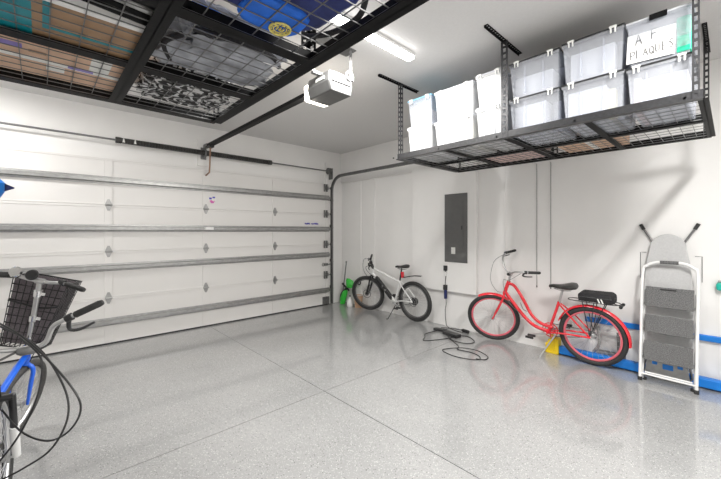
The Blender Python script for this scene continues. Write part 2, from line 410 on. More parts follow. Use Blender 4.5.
# ------------------------------------------------------------------ lights
def fixture(x0, x1, y, label, power):
    t = thing('ceiling_light', label, 'ceiling light', ((x0+x1)/2, y, CZ))
    L = (x1-x0)/2
    B().box((-L, -.045, -.03), (L, .045, 0)).obj('light_housing', 'white', t, smooth=False, bevel=.004)
    B().loft([[(-L+.01, k, z) for k, z in ((-.04, -.03), (-.034, -.055), (.034, -.055), (.04, -.03))], [(L-.01, k, z) for k, z in ((-.04, -.03), (-.034, -.055), (.034, -.055), (.04, -.03))]]).obj('light_diffuser', 'lamp', t, smooth=False)
    ld = bpy.data.lights.new('led', 'AREA'); ld.shape = 'RECTANGLE'; ld.size = 2*L-.02; ld.size_y = .12; ld.energy = power; ld.color = (1, .985, .96)
    lo = bpy.data.objects.new('led', ld); col.objects.link(lo); lo.location = (0, 0, -.07); lo.parent = t
    ld.spread = R_(180)
fixture(1.40, 2.53, 2.03, 'lit white LED batten on the ceiling beyond the left rack', 86)
fixture(1.46, 2.59, -.4, 'added fill LED batten on the ceiling, unseen behind the camera', 120)  # added out of view as soft fill for the room
fixture(-.9, -.45, 4.6, 'short added fill LED batten on the ceiling, out of view left of the door', 34)  # another added fill light, outside the frame
def point(x, y, z, e, r, c):
    ld = bpy.data.lights.new('bulb', 'POINT'); ld.energy = e; ld.shadow_soft_size = r; ld.color = c
    lo = bpy.data.objects.new('bulb', ld); col.objects.link(lo); lo.location = (x, y, z); return lo
point(1.9, 2.82, 2.68, 7, .08, (1, .92, .82))
# ------------------------------------------------------------------ overhead racks
def rack(label, x0, x1, y0, y1, z, m, strips, wirem, fl=.05):
    t = thing('overhead_rack', label, 'ceiling rack', (x0, y0, z))
    W = x1-x0; L = y1-y0; xm = W/2 if strips else W/2
    h = .06
    def beam(a, b_, name='beam', bmt=None):
        b = B(); a = Vector(a); b_ = Vector(b_); d = (b_-a); ln = d.length; d.normalize(); n = Vector((-d.y, d.x, 0))
        rot = Matrix((d, n, Vector((0, 0, 1)))).transposed(); c = (a+b_)/2
        b.cbox(c+Vector((0, 0, h/2)), (ln, .004, h), rot)
        b.cbox(c+Vector((0, 0, .002)), (ln, fl, .004), rot)
        k = 0
        while k < ln:
            for s in (-1, 1): b.cyl(a+d*(k+.08)+n*s*.0+Vector((0, 0, h*.45))-n*.006, a+d*(k+.08)+Vector((0, 0, h*.45))+n*.006, .008, n=6)
            k += .6
        return b.obj(name, bmt or m, t, smooth=False)
    for x in (0, W/2, W): beam((x, 0, 0), (x, L, 0), 'beam', m if x == 0 else 'rackblack')  # grey rack: inner and cross beams blackened, underside shade put into their colour
    for i in range(5): beam((.004, L*i/4, .001), (W-.004, L*i/4, .001), 'cross_beam', 'rackblack' if i < 4 else m)
    for i in range(4):
        for j in range(2):
            ya, yb = L*i/4+.015, L*(i+1)/4-.015; xa, xb = W*j/2+.015, W*(j+1)/2-.015
            b = B(); zz = .012
            n = 8
            for k in range(n+1):
                y = ya+(yb-ya)*k/n; e = .0034 if k in (0, n) else .0018; b.box((xa, y-e, zz+.0036-2*e), (xb, y+e, zz+.0036))
            n = 6
            for k in range(n+1):
                x = xa+(xb-xa)*k/n; e = .0034 if k in (0, n) else .0018; b.box((x-e, ya, zz+.0072-2*e), (x+e, yb, zz+.0072))
            b.obj('wire_deck', wirem, t, smooth=False)
    for y in (0, L/2, L):
        for x, s in ((0, 1), (W, -1)):
            b = B(); yy = min(max(y, .03), L-.03)
            xx = x-s*.005
            pw = .06 if y == L/2 else .034
            perforated(b, (xx, yy, .0), (xx, yy, CZ-z-.012), pw, .003, (0, 1, 0), (1, 0, 0))
            perforated(b, (xx+s*.022, yy+pw/2*(1 if y < L else -1), .0), (xx+s*.022, yy+pw/2*(1 if y < L else -1), CZ-z-.012), .04, .003, (1, 0, 0), (0, 1, 0))
            b.obj('post', m, t, smooth=False)
            b = B(); perforated(b, (x-.33, yy, CZ-z-.004), (x+.33, yy, CZ-z-.004), .03, .004, (0, 1, 0), (0, 0, 1), .035, .02)
            b.box((x-.33, yy+.013, CZ-z-.022), (x+.33, yy+.016, CZ-z-.002))
            b.obj('ceiling_strip', 'rackblack', t, smooth=False)
    return t
rack('black steel overhead rack with fine wire deck at upper left, loaded with cases and bags', -.28, .95, .15, 2.59, 2.295, 'rackblack', 1, 'wire', .066)
rack('grey steel overhead rack along the side wall, carrying the plastic bins', 2.92, 4.16, .12, 2.54, 2.295, 'rackgrey', 1, 'wire')
ZR = 2.295+.0205
# ------------------------------------------------------------------ bins
def storage_bin(label, yc, w, z, h, body, contents, x=2.965, dp=.56, lidm='clearlid', latch='white', extra=None):
    t = thing('storage_bin', label, 'storage bin', (x, yc, z), group=None)
    hw = w/2-.004; tp = .035
    def rect(i, zz, g=0):  # wall taper
        return [(0+i-g, -hw+i*.6-g, zz), (dp-i+g, -hw+i*.6-g, zz), (dp-i+g, hw-i*.6+g, zz), (0+i-g, hw-i*.6+g, zz)]
    th = .005
    b = B(); b.loft([rect(tp+th, .006), rect(tp, 0), rect(tp*.3, h-.03), rect(0, h-.03), rect(0, h-.012)][1:], cap=False)
    b.loft([rect(tp+th, .006), rect(tp*.3+th, h-.012)], cap=False)
    b.bm.faces.new([b.bm.verts.new(p) for p in rect(tp, 0)])
    b.bm.faces.new([b.bm.verts.new(p) for p in rect(tp+th, .006)])
    # rim between walls
    ro = rect(0, h-.012); ri = rect(tp*.3+th, h-.012)
    for k in range(4): b.bm.faces.new([b.bm.verts.new(p) for p in (ro[k], ro[(k+1) % 4], ri[(k+1) % 4], ri[k])])
    for yy in (() if extra else (-w*.18, w*.18)):    # moulded ribs on the front
        b.box((.013, yy-.004, .03), (.03, yy+.004, h-.05))
    b.obj('body', body, t, smooth=False)
    b = B().loft([rect(-.004, h-.012), rect(-.004, h), rect(.02, h+.004), rect(.03, h-.002)])
    b.obj('lid', lidm, t, smooth=False, bevel=.002)
    for yy in (() if extra else (-w*.33, w*.33)):
        b = B().box((-.010, yy-.018, h-.045), (-.004, yy-.008, h+.002)).box((-.010, yy+.008, h-.045), (-.004, yy+.018, h+.002)).box((-.012, yy-.022, h-.010), (-.003, yy+.022, h+.004))
        b.obj('latch', latch, t, smooth=False, bevel=.002)
    g = tp+.012
    for (m, y0, y1, z1, xo) in contents:
        B().box((g+xo, -hw+.03+y0*(w-.07), .012), (dp-g, -hw+.03+y1*(w-.07), z1*h)).obj('contents', m, t, smooth=False, bevel=.004)
    if extra: extra(t, w, h, tp)
    return t
P_ = 'paper'
binlist = [
 # yc, w, h, body, contents, label
 (2.275, .33, .31, 'milky', [(P_, 0, 1, .7, 0)], 'milky plastic bin on the rack, leftmost of the bottom row', 0),
 (2.275, .32, .29, 'clear', [(P_, 0, 1, .5, 0)], 'small clear bin with a pale blue lid, leftmost of the top row', 1),
 (1.865, .44, .29, 'milky', [(P_, .2, 1, .6, 0), ('yelcon', 0, .2, .75, .002)], 'milky bin showing a yellow corner, second in the bottom row', 0),
 (1.865, .44, .30, 'milky', [(P_, 0, 1, .85, 0)], 'white-filled bin standing above the bin with the yellow corner', 1),
 (1.50, .255, .31, 'milky', [(P_, 0, 1, .7, 0)], 'narrow milky bin in the bottom row left of the middle rack post', 0),
 (1.50, .255, .30, 'milky', [(P_, 0, 1, .85, 0)], 'narrow milky bin in the top row left of the middle rack post', 1),
 (1.115, .40, .31, 'clear', [(P_, .25, 1, .8, 0), ('silverfab', 0, .2, .8, .1)], 'clear bin full of white papers, bottom row right of the middle post', 0),
 (1.115, .40, .30, 'clear', [(P_, .1, 1, .58, 0), ('silverfab', 0, .4, .8, .2)], 'clear bin half filled with white paper, top row right of the middle post', 1),
 (.705, .40, .31, 'clear', [(P_, .25, 1, .8, 0), ('yelcon', .1, .25, .7, .02), ('silverfab', 0, .25, .8, .1)], 'clear bin with papers and a cream folder, second from the right in the bottom row', 0),
 (.705, .40, .31, 'clear', [(P_, .1, .95, .72, 0), ('silverfab', 0, 1, .8, .08)], 'clear bin with one wide white sheet, second from the right in the top row', 1),
 (.33, .345, .30, 'clear', [(P_, 0, .85, .72, 0), ('pink', .85, 1, .8, .01)], 'clear bin with white and pink papers, rightmost of the bottom row', 0),
]
prev = {}
for yc, w, h, bd, cont, lab, up in binlist:
    z = ZR if not up else ZR+prev[yc]+.008
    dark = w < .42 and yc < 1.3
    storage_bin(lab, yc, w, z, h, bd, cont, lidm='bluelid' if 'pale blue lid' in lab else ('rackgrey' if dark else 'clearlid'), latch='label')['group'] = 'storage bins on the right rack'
    prev[yc] = h if not up else prev[yc]
def plaques(t, w, h, tp):
    x = .03
    s = B(); sh = B().cbox((.022, .043, .12), (.003, .25, .19), Matrix.Rotation(R_(2.5), 3, 'X').to_4x4().to_3x3()); p = sh.obj('paper_sign', 'paper', t, smooth=False)
    # hand-lettered strokes; the viewer's right is -y
    def pt(u, v): return (.0185, .16-u, .03+v)
    def L(u0, v0, s_, segs): return [[pt(u0+a*s_*.72, v0+b*s_) for a, b in seg] for seg in segs]
    G = {'A': [[(0, 0), (.35, 1), (.7, 0)], [(.12, .4), (.6, .4)]], 'F': [[(0, 0), (0, 1), (.6, 1)], [(0, .55), (.45, .55)]],
         'P': [[(0, 0), (0, 1), (.5, .95), (.55, .65), (.4, .5), (0, .45)]], 'L': [[(0, 1), (0, 0), (.5, 0)]],
         'Q': [[(.35, 0), (.05, .25), (.05, .75), (.35, 1), (.65, .75), (.65, .25), (.35, 0)], [(.4, .3), (.7, -.05)]],
         'U': [[(0, 1), (0, .2), (.2, 0), (.42, .2), (.42, 1)]], 'E': [[(.42, 1), (0, 1), (0, 0), (.42, 0)], [(0, .5), (.34, .5)]],
         'S': [[(.45, .9), (.2, 1), (.02, .75), (.42, .35), (.25, 0), (0, .1)]]}
    for ch, u, v, s_ in (('A', .04, .115, .065), ('F', .125, .125, .065)): B().strokes(L(u, v, s_, G[ch]), .0025).obj('hand_lettering', 'ink', p)
    u = .012
    for ch in 'PLAQUES': B().strokes(L(u, .022+u*.06, .055 if ch not in 'AQ' else .05, G[ch]), .0023).obj('hand_lettering', 'ink', p); u += .0335
    B().box((-.012, -.045, h-.03), (-.003, .045, h+.006)).obj('clip', 'rackblack', t, smooth=False)
    B().box((.03, -.155, .02), (.12, -.085, .245)).obj('green_folder', 'sheet', t, smooth=False, bevel=.006)
storage_bin('clear bin with a handwritten paper sign and green folder, rightmost of the top row', .33, .345, ZR+.308, .30, 'clear', [('silverfab', .3, 1, .45, .06)], lidm='clearlid', latch='clearlid', extra=plaques)['group'] = 'storage bins on the right rack'
# cardboard boxes at the back of the right rack
def carton(label, loc, d, m='card', rot=0, prints=()):
    t = thing('cardboard_box', label, 'box', loc, (0, 0, rot))
    b = B().box((0, 0, 0), (d[0], d[1]/2-.002, .004)).box((0, d[1]/2+.002, 0), (d[0], d[1], .004)).box((0, 0, .004), (.004, d[1], d[2])).box((d[0]-.004, 0, .004), (d[0], d[1], d[2])).box((0, 0, .004), (d[0], .004, d[2])).box((0, d[1]-.004, .004), (d[0], d[1], d[2])).box((0, 0, d[2]), (d[0], d[1], d[2]+.004))
    b.obj('carton', m, t, smooth=False)
    B().box((.0, d[1]/2-.025, -.0008), (d[0], d[1]/2+.025, .0)).obj('packing_tape', 'label' if m == 'card' else m, t, smooth=False)
    for p in prints: B().box((p[0], p[1], -.0015), (p[2], p[3], -.0002)).obj('printing', p[4], t, smooth=False)
    return t
carton('brown cardboard box behind the bins at the wall side of the right rack', (3.58, .66, ZR+.003), (.5, .5, .3))
carton('brown cardboard box behind the bins near the middle post of the right rack', (3.58, 1.35, ZR+.003), (.5, .55, .3), m='pink')
# ------------------------------------------------------------------ left rack load
carton('wide cardboard box with purple print on the left rack beside the garage door end', (-.24, 2.03, ZR+.003), (.60, .45, .26), prints=((-.0+.05, .08, .18, .13, 'purple'), (.34, .2, .44, .24, 'purple'), (.2, .12, .26, .15, 'brown'), (.42, .02, .5, .2, 'label'), (.26, .26, .33, .33, 'label')))
t = thing('folded_game_table', 'flat brown panel with teal stripe and teal end lying on the left rack', 'folded table', (-.25, 1.66, ZR))
B().box((0, .0, .002), (.62, .31, .05)).obj('panel', 'brown', t, smooth=False, bevel=.004)
B().box((0, .0, .0), (.225, .31, .0025)).obj('teal_end', 'teal', t, smooth=False)
B().box((.255, .0, .0), (.275, .22, .0025)).box((.275, .195, .0), (.615, .215, .0025)).obj('teal_stripe', 'teal', t, smooth=False)
B().box((0, -.03, .0), (.62, -.001, .055)).obj('white_edge', 'white', t, smooth=False, bevel=.003)
t = thing('pole_bundle', 'bundle of black and white poles lying on the left rack beside the brown panel', 'poles', (-.2, 1.3, ZR))
for k in range(6):
    B().tube([(-.05, .0+k*.045, .02), (.56, .07+k*.045, .02)], .018, 10).obj('pole', ('rackblack', 'white', 'rackblack', 'galv', 'rackblack', 'rackblack')[k], t)
t = tag(B().blob((.655, 2.27, ZR+.08), (.46, .42, .17), 3, .3, 3.2, .55, 5).obj('patterned_bag', 'pattern'), 'crumpled black and white patterned bag on the left rack near the garage door', 'bag')
t = thing('silver_bag', 'silver grey crumpled bag lying across the middle of the left rack', 'bag', (.66, 1.69, ZR))
B().blob((0, .02, .085), (.52, .44, .18), 8, .28, 2.4, .6, 5).obj('shell', 'silverfab', t)
B().tube([(-.2, -.18, .02), (0, -.215, .014), (.15, -.19, .02), (.24, -.1, .03)], .013, 8, smooth=6).tube([(-.22, -.1, .02), (-.26, .02, .02), (-.2, .16, .02)], .013, 8, smooth=6).obj('carry_strap', 'fabricb', t)
t = tag(B().blob((.475, 1.41, ZR+.03), (.16, .07, .06), 2, .2, 3, .7, 3).obj('folded_cloth', 'royal'), 'small bright blue folded cloth on the left rack beside the crossbeam', 'cloth')
t = thing('duffel_bag', 'navy and royal blue bag with a round gold emblem on the left rack', 'bag', (.64, 1.07, ZR))
B().blob((0, -.01, .12), (.46, .48, .25), 5, .06, 2, .55, 5).obj('shell', 'navy', t)
B().blob((.02, .13, .02), (.25, .19, .05), 6, .06, 2, .5, 4).obj('front_pocket', 'royal', t)
b = B().ring((.065, .165, -.006), (0, 0, 1), .042, .004, n=28, m=6).ring((.065, .165, -.006), (0, 0, 1), .026, .0025, n=24, m=6)
for k in range(12):
    a = R_(30*k); b.cbox((.065+.034*math.cos(a), .165+.034*math.sin(a), -.006), (.006, .009, .004), Matrix.Rotation(a, 3, 'Z'))
b.box((.05, .155, -.008), (.055, .175, -.003)).box((.062, .155, -.008), (.067, .175, -.003)).box((.062, .172, -.008), (.075, .176, -.003)).box((.075, .155, -.008), (.08, .175, -.003))
b.obj('emblem', 'gold', t)
B().tube([(.2, .2, .03), (.26, .08, .02), (.27, -.08, .02), (.2, -.2, .03)], .012, 8, smooth=6).obj('carry_strap', 'fabricb', t)
# ------------------------------------------------------------------ electrical panel
t = thing('electrical_panel', 'dark grey flush electrical panel with white label on the raised wall bay', 'electrical panel', (WX-.07, 2.87, 1.02))
B().box((-.012, -.195, 0), (0, .195, 1.05)).obj('panel_frame', 'panel', t, smooth=False, bevel=.003)
dr = B().box((-.02, -.13, .17), (-.012, .09, .93)).obj('panel_door', 'panel', t, smooth=False, bevel=.002)
B().box((-.021, .0, .13), (-.0195, .07, .23)).obj('label_sticker', 'label', dr, smooth=False)
B().box((-.024, -.12, .5), (-.02, -.105, .56)).obj('latch', 'black', dr, smooth=False)
# ------------------------------------------------------------------ hanging thin cords
for y, lab in ((1.723, 'thin grey hanging wall cord, the one nearer the electrical panel'), (1.556, 'thin grey hanging wall cord directly above the red bicycle saddle')):
    t = thing('hanging_cord', lab, 'cord', (WX-.008, y, .77), group='thin cords hanging on the side wall')
    B().tube([(0, 0, .02), (0, 0, 1.6)], .0035, 6).obj('cord', 'galv', t)
    B().lathe([(.003, .03), (.007, .02), (.007, .004), (.003, 0)], n=8).obj('weight', 'galvd', t)
# ------------------------------------------------------------------ bicycles
def wheel_geo(C, r, tr, par, tire, rim, nspoke=28, hubm='silver', rimw=.012):
    ax = (0, 1, 0)
    b = B().ring(C, ax, r-tr, tr, 48, 10)
    tr_o = ('tire', b)
    parts = []
    parts.append(('rim', B().ring(C, ax, r-2*tr-rimw*.6, rimw, 48, 8), rim))
    return parts, tr_o
def bicycle(name, label, loc, heading, lean, steer, c):
    """local: x forward, z up, rear contact at origin"""
    root = thing(name, label, 'bicycle', loc); root.rotation_mode = 'XYZ'
    q = Matrix.Rotation(R_(heading), 4, 'Z') @ Matrix.Rotation(R_(lean), 4, 'X')
    root.rotation_euler = q.to_euler()
    r = c['r']; tr = c.get('tr', .026); wb = c['wb']
    cr_m = c.get('crown_m'); hb = Vector(c['head_bot']); ht = Vector(c['head_top']); ax = (ht-hb).normalized()
    S = Matrix.Translation(hb) @ Matrix.Rotation(R_(steer), 4, ax) @ Matrix.Translation(-hb)
    I = Matrix.Identity(4); SW = S
    def wheel(C, X):
        w = B().ring(C, (0, 1, 0), r-2*tr-.008, .013, 48, 8).xf(X).obj('wheel', c['rim'], root)
        B().ring(C, (0, 1, 0), r-tr, tr, 48, 12).xf(X).obj('tire', c.get('tire', 'rubber'), w)
        Cv = Vector(C); b = B(); n = 28
        for k in range(n):
            a = 2*math.pi*k/n; s = 1 if k % 2 else -1; a2 = a+(.5 if (k//2) % 2 else -.5)
            b.tube([Cv+Vector((.022*math.cos(a2), s*.03, .022*math.sin(a2))), Cv+Vector(((r-2*tr-.01)*math.cos(a), 0, (r-2*tr-.01)*math.sin(a)))], .0013, 4, cap=False)
        b.xf(X).obj('spokes', 'spoke', w)
        B().lathe([(.006, -.055), (.006, -.04), (.027, -.036), (.027, -.03), (.015, -.026), (.015, .026), (.027, .03), (.027, .036), (.006, .04), (.006, .055)], C, (0, 1, 0), 14).xf(X).obj('hub', c.get('hub', 'silver'), w)
        if c.get('disc'): B().ring(Cv+Vector((0, .045, 0)), (0, 1, 0), .075, .006, 28, 5).ring(Cv+Vector((0, .045, 0)), (0, 1, 0), .035, .006, 20, 5).xf(X).obj('brake_disc', 'galvd', w)
        return w
    fa = Vector((wb, 0, r))
    wheel((0, 0, r), I); wheel(fa, S)
    # frame
    b = B()
    for pts, rad in c['tubes']: b.tube(pts, rad, 12, smooth=6 if len(pts) > 2 else 0)
    b.cyl(hb-ax*.01, ht+ax*.01, c.get('headr', .023), n=16)
    bb = Vector(c['bb']); b.cyl(bb+Vector((0, -.036, 0)), bb+Vector((0, .036, 0)), .024, n=16)
    st = Vector(c['seat_cluster'])
    for s in (-1, 1):
        y = s*.062
        b.tube([bb+Vector((-.03, s*.03, 0)), Vector((.24, y*.9, r*.96)), Vector((0, y, r))], .010, 8, smooth=4)
        b.tube([st+Vector((0, s*.018, 0)), Vector((st.x*.55, y*.95, r+(st.z-r)*.58)), Vector((0, y, r))], .009, 8, smooth=4)
    b.obj('frame', c['frame'], root, label=c.get('frame_label'))
    # fork
    b = B()
    cr = hb-ax*.02
    fm = c['fork']
    if c.get('susp'):
        q = B().tube([cr+Vector((0, -.07, 0)), cr+Vector((0, .07, 0))], .017, 10)
        for s in (-1, 1): q.tube([cr+Vector((0, s*.066, .01)), fa+Vector((-.01, s*.066, 0)) + (cr-fa)*.45], .015, 10)
        q.xf(S).obj('fork_crown', 'black', root)
        for s in (-1, 1): b.tube([fa+Vector((-.01, s*.066, 0))+(cr-fa)*.52, fa+Vector((0, s*.066, 0))], [.02, .017], 10)
    else:
        for s in (-1, 1):
            b.tube([cr+Vector((0, s*.012, .01)), cr+Vector((.004, s*.05, -.02)), cr*.55+fa*.45+Vector((-.01, s*.058, 0)), fa+Vector((0, s*.058, 0))], [.014, .014, .013, .009], 10, smooth=5)
    b.xf(S).obj('fork', fm, root)
    # stem and bar
    cl = Vector(c['clamp'])
    S = Matrix.Translation(hb) @ Matrix.Rotation(R_(steer+c.get('bar_steer', 0)), 4, ax) @ Matrix.Translation(-hb)
    b = B().tube([ht, ht+(cl-ht)*.5+ax*.02, cl], c.get('stemr', .013), 10, smooth=4).cyl(cl+Vector((0, -.025, 0)), cl+Vector((0, .025, 0)), .019, n=12)
    stem = b.xf(S).obj('stem', c.get('stemm', 'silver'), root)
    if c.get('clamps'):
        for f_ in c['clamps']: p = ht+(cl-ht)*f_; B().cyl(p-ax*.02, p+ax*.02, .024, n=12).cbox(p+Vector((0, -.03, 0)), (.02, .03, .02)).xf(S).obj('clamp', 'chrome', stem)
    bar = c['bar']; hbm = B()
    full = [Vector((p[0], -p[1], p[2])) for p in bar[::-1] if p[1] > 0]+[Vector(p) for p in bar]
    full = [cl+p for p in full]
    hobj = hbm.tube(full, .0115, 10, smooth=6).xf(S).obj('handlebar', c.get('barm', 'silver'), root)
    for s in (-1, 1):
        e = Vector(bar[-1]); f0 = Vector(bar[-2]); e.y *= s; f0.y *= s; e += cl; f0 += cl; d = (e-f0).normalized()
        B().tube([e-d*.13, e-d*.125, e-d*.01, e+d*.006], [.014, .017, .017, .013], 12).xf(S).obj('grip', 'rubber', hobj)
        if c.get('levers', True):
            k = e-d*.155; v = Vector((.06, 0, -.035)) if not c.get('leverv') else Vector(c['leverv'])
            B().cyl(k-d*.015, k+d*.015, .02, n=10).tube([k, k+v*.7, k+v+d*.05, k+v+d*.12], [.011, .009, .008, .006], 8, smooth=4).xf(S).obj('brake_lever', 'black', hobj)
    # seat
    sd = Vector(c['saddle'])
    B().cyl(st, sd+Vector((0, 0, -.03)), .0135, n=12).obj('seat_post', c.get('postm', 'silver'), root)
    rings = []
    sl = c.get('saddle_len', .26); sw = c.get('saddle_w', .10)
    for f_, w, zt, th in ((-.5, .55, .01, .035), (-.42, .9, .022, .055), (-.25, 1.0, .022, .06), (-.05, .72, .01, .05), (.15, .36, .004, .045), (.35, .24, .004, .04), (.48, .2, -.002, .035), (.5, .1, -.01, .015)):
        w *= sw; x = sd.x+f_*sl; rg = []
        for k in range(14):
            a = 2*math.pi*k/14; ca, sa = math.cos(a), math.sin(a)
            rg.append((x, sd.y+w*math.copysign(abs(ca)**.8, ca), sd.z+zt+(sa*.35 if sa > 0 else sa*.65)*th))
        rings.append(rg)
    sdo = B().loft(rings).obj('saddle', 'leather', root, ang=60)
    B().tube([sd+Vector((-.09, .02, -.035)), sd+Vector((0, .022, -.045)), sd+Vector((.09, .01, -.03))], .0035, 6, smooth=3).tube([sd+Vector((-.09, -.02, -.035)), sd+Vector((0, -.022, -.045)), sd+Vector((.09, -.01, -.03))], .0035, 6, smooth=3).obj('saddle_rails', 'galvd', sdo)
    # crank
    ca = R_(c.get('crank', 0)); b = B()
    cs = Vector((0, .05*c.get('chainside', -1), 0)); cc = bb+cs
    crk = b.ring(cc, (0, 1, 0), .085, .006, 32, 6).ring(cc, (0, 1, 0), .055, .004, 24, 6)
    for k in range(5): a = ca+2*math.pi*k/5; b.tube([cc, cc+Vector((.085*math.cos(a), 0, .085*math.sin(a)))], .006, 6)
    b.cyl(bb+Vector((0, -.07, 0)), bb+Vector((0, .07, 0)), .012, n=10)
    crk = b.obj('crankset', c.get('crankm', 'galvd'), root)
    for s in (-1, 1):
        v = Vector((math.cos(ca), 0, math.sin(ca)))*.165*s; a0 = bb+Vector((0, s*.072, 0)); a1 = a0+v+Vector((0, s*.012, 0))
        B().tube([a0, a1], [.013, .010], 8).obj('crank_arm', 'silver', crk)
        pc = a1+Vector((0, s*.06, 0))
        B().box(pc-Vector((.045, .045, .012)), pc+Vector((.045, -.0, .012)) - Vector((0, 0.02, 0))).box(pc+Vector((-.045, .02, -.012)), pc+Vector((.045, .045, .012))).box(pc+Vector((-.03, -.04, -.006)), pc+Vector((.03, .04, .006))).cyl(a1, pc, .007, n=8).obj('pedal', 'black', crk, smooth=False, bevel=.003)
    # chain
    rc = .035; y = cc.y
    top0 = Vector((0, y, r+rc)); bot0 = Vector((0, y, r-rc)); b = B()
    pts = [(cc+Vector((.085*math.cos(a), 0, .085*math.sin(a)))) for a in [R_(90-20*k) for k in range(10)]]+[Vector((rc*math.cos(a), y, r+rc*math.sin(a))) for a in [R_(-90-30*k) for k in range(7)]]
    b.tube(pts, .004, 6, closed=True).obj('chain', 'black', root)
    B().cyl((0, y-.006, r), (0, y+.006, r), rc, n=20).cyl((0, y+.012*(-1 if y > 0 else 1), r), (0, y+.02*(-1 if y > 0 else 1), r), rc*1.3, n=20).obj('sprocket', 'galvd', root)
    # fenders
    def fender(C, a0, a1, X, m, w=.032, rad=None):
        rad = rad or r+.018; rings = []
        n = 20
        for k in range(n+1):
            a = R_(a0+(a1-a0)*k/n); d = Vector((math.cos(a), 0, math.sin(a))); Cv = Vector(C); rg = []
            for yy, dr in ((-1, -.014), (-.8, -.003), (0, .006), (.8, -.003), (1, -.014), (.8, -.007), (0, .002), (-.8, -.007)): rg.append(Cv+d*(rad+dr)+Vector((0, yy*w, 0)))
            rings.append(rg)
        B().loft(rings).xf(X).obj('fender', m, root, ang=50)
    if c.get('fr_fender'): fender(fa, *c['fr_fender'], SW, c['fender_m'])
    if c.get('rr_fender'): fender((0, 0, r), *c['rr_fender'], I, c['fender_m'])
    if c.get('kick'):
        k = Vector(c['kick'][0]); e = Vector(c['kick'][1]); B().tube([k, k+(e-k)*.5, e, e+Vector((.02, .02, 0))], [.009, .008, .008, .012], 8).obj('kickstand', c.get('kickm', 'black'), root)
    for pts in c.get('cables', []):
        B().tube([S@(cl+Vector(p)) if i < pts[1] else Vector(p) for i, p in enumerate(pts[0])], .0032, 6, smooth=8).obj('cable', pts[2], root)
    return root, S, cl, hobj
# red cruiser
r = .335
red = dict(r=r, tr=.027, wb=1.15, head_bot=(.97, 0, .69), head_top=(.905, 0, .85), clamp=(.875, 0, .965), rim='redrim', frame='red', fork='red', tire='rubber',
    tubes=[([(.915, 0, .83), (.83, 0, .80), (.73, 0, .64), (.64, 0, .46), (.53, 0, .37), (.40, 0, .35)], .019), ([(.96, 0, .71), (.86, 0, .58), (.72, 0, .41), (.60, 0, .32), (.45, 0, .29)], .021), ([(.45, 0, .29), (.375, 0, .50), (.315, 0, .68)], .016)],
    bb=(.45, 0, .29), seat_cluster=(.315, 0, .66), saddle=(.27, 0, .865), saddle_len=.29, saddle_w=.12, fr_fender=(32, 150), rr_fender=(-5-0, 5), fender_m='red',
    bar_steer=32, bar=[(0, 0, 0), (.03, .07, .05), (.01, .18, .13), (-.08, .27, .15), (-.22, .31, .13)], crank=-18, chainside=-1, kick=((.36, .03, .28), (.5, .19, .0+.02)), kickm='silver', stemr=.013,
    leverv=(.05, -.01, -.05), crankm='red', postm='silver')
red['rr_fender'] = (20, 187)
red['fr_fender'] = (64, 130)
rb, S, cl, hobj = bicycle('cruiser_bicycle', 'red step-through cruiser bicycle leaning by the side wall left of the step ladder', (4.53, 1.06, .003), 88.5, -8, 20, red)
# rear rack, bag, light
rk = B()
zr = .735
for s in (-1, 1):
    rk.tube([(.17, s*.045, zr), (0, s*.06, zr), (-.22, s*.055, zr+.003)], .005, 6)
    rk.tube([(.06, s*.062, zr), (0, s*.068, r+.02)], .005, 6).tube([(-.05, s*.062, zr), (-.0, s*.068, r+.02)], .005, 6).tube([(-.15, s*.06, zr), (-.0, s*.068, r+.02)], .005, 6)
rk.ring((.17, 0, zr), (0, 0, 1), .045, .005, 16, 6, -90, 90, (1, 0, 0)); rk.ring((-.22, 0, zr+.003), (0, 0, 1), .055, .005, 16, 6, 90, 270, (1, 0, 0))
for x in (.1, 0, -.1, -.18): rk.tube([(x, -.055, zr), (x, .055, zr)], .004, 6)
rk.obj('luggage_rack', 'black', rb)
bag = B().loft([[(x, y*w, z) for y, z in ((-.07, zr+.01), (-.085, zr+.06), (-.07, zr+.105*hh), (.07, zr+.105*hh), (.085, zr+.06), (.07, zr+.01))] for x, w, hh in ((.1, .8, .8), (.07, 1, 1), (-.2, 1.05, 1.05), (-.23, .85, .85))]).obj('rack_bag', 'fabricb', rb, smooth=False, bevel=.008)
B().tube([(.08, .087, zr+.065), (-.21, .09, zr+.067), (-.235, 0, zr+.065), (-.21, -.09, zr+.067), (.08, -.087, zr+.065)], .004, 6).obj('piping', 'black', bag)
b = B()
for x in (-.1, -.13): b.cbox((x, .085, zr+.038), (.012, .004, .05), Matrix.Rotation(R_(20), 3, 'Y'))
b.obj('reflective_strip', 'label', bag, smooth=False)
B().tube([(-.22, .0, zr), (-.29, .0, zr-.02)], .006, 6).cyl((-.285, -.05, zr-.01), (-.285, .05, zr-.01), .008).cyl((-.285, .035, zr-.01), (-.285, .06, zr-.01), .016).cyl((-.285, -.06, zr-.01), (-.285, -.035, zr-.01), .016).obj('tail_light', 'black', rb)
B().blob((cl.x+.04, .05, cl.z+.03), (.05, .04, .03), 1, 0, 1, .8, 3).xf(S).obj('phone_mount', 'black', rb)
B().tube([S@(cl+Vector((-.02, -.25, .14))), S@(cl+Vector((.12, -.2, .1))), S@(cl+Vector((.24, -.05, -.05))), S@(cl+Vector((.2, .01, -.2))), S@(cl+Vector((.13, 0, -.25)))], .003, 6, smooth=8).tube([S@(cl+Vector((-.02, .25, .14))), S@(cl+Vector((.1, .2, .05))), S@(cl+Vector((.12, .05, -.05))), (.92, .02, .6), (.78, .03, .47)], .003, 6, smooth=8).obj('cable', 'galvd', rb)
B().tube([(.68, .02, .5), (.71, .055, .53), (.73, .055, .57), (.76, .02, .6)], .004, 6, smooth=4).obj('bottle_cage', 'black', rb)
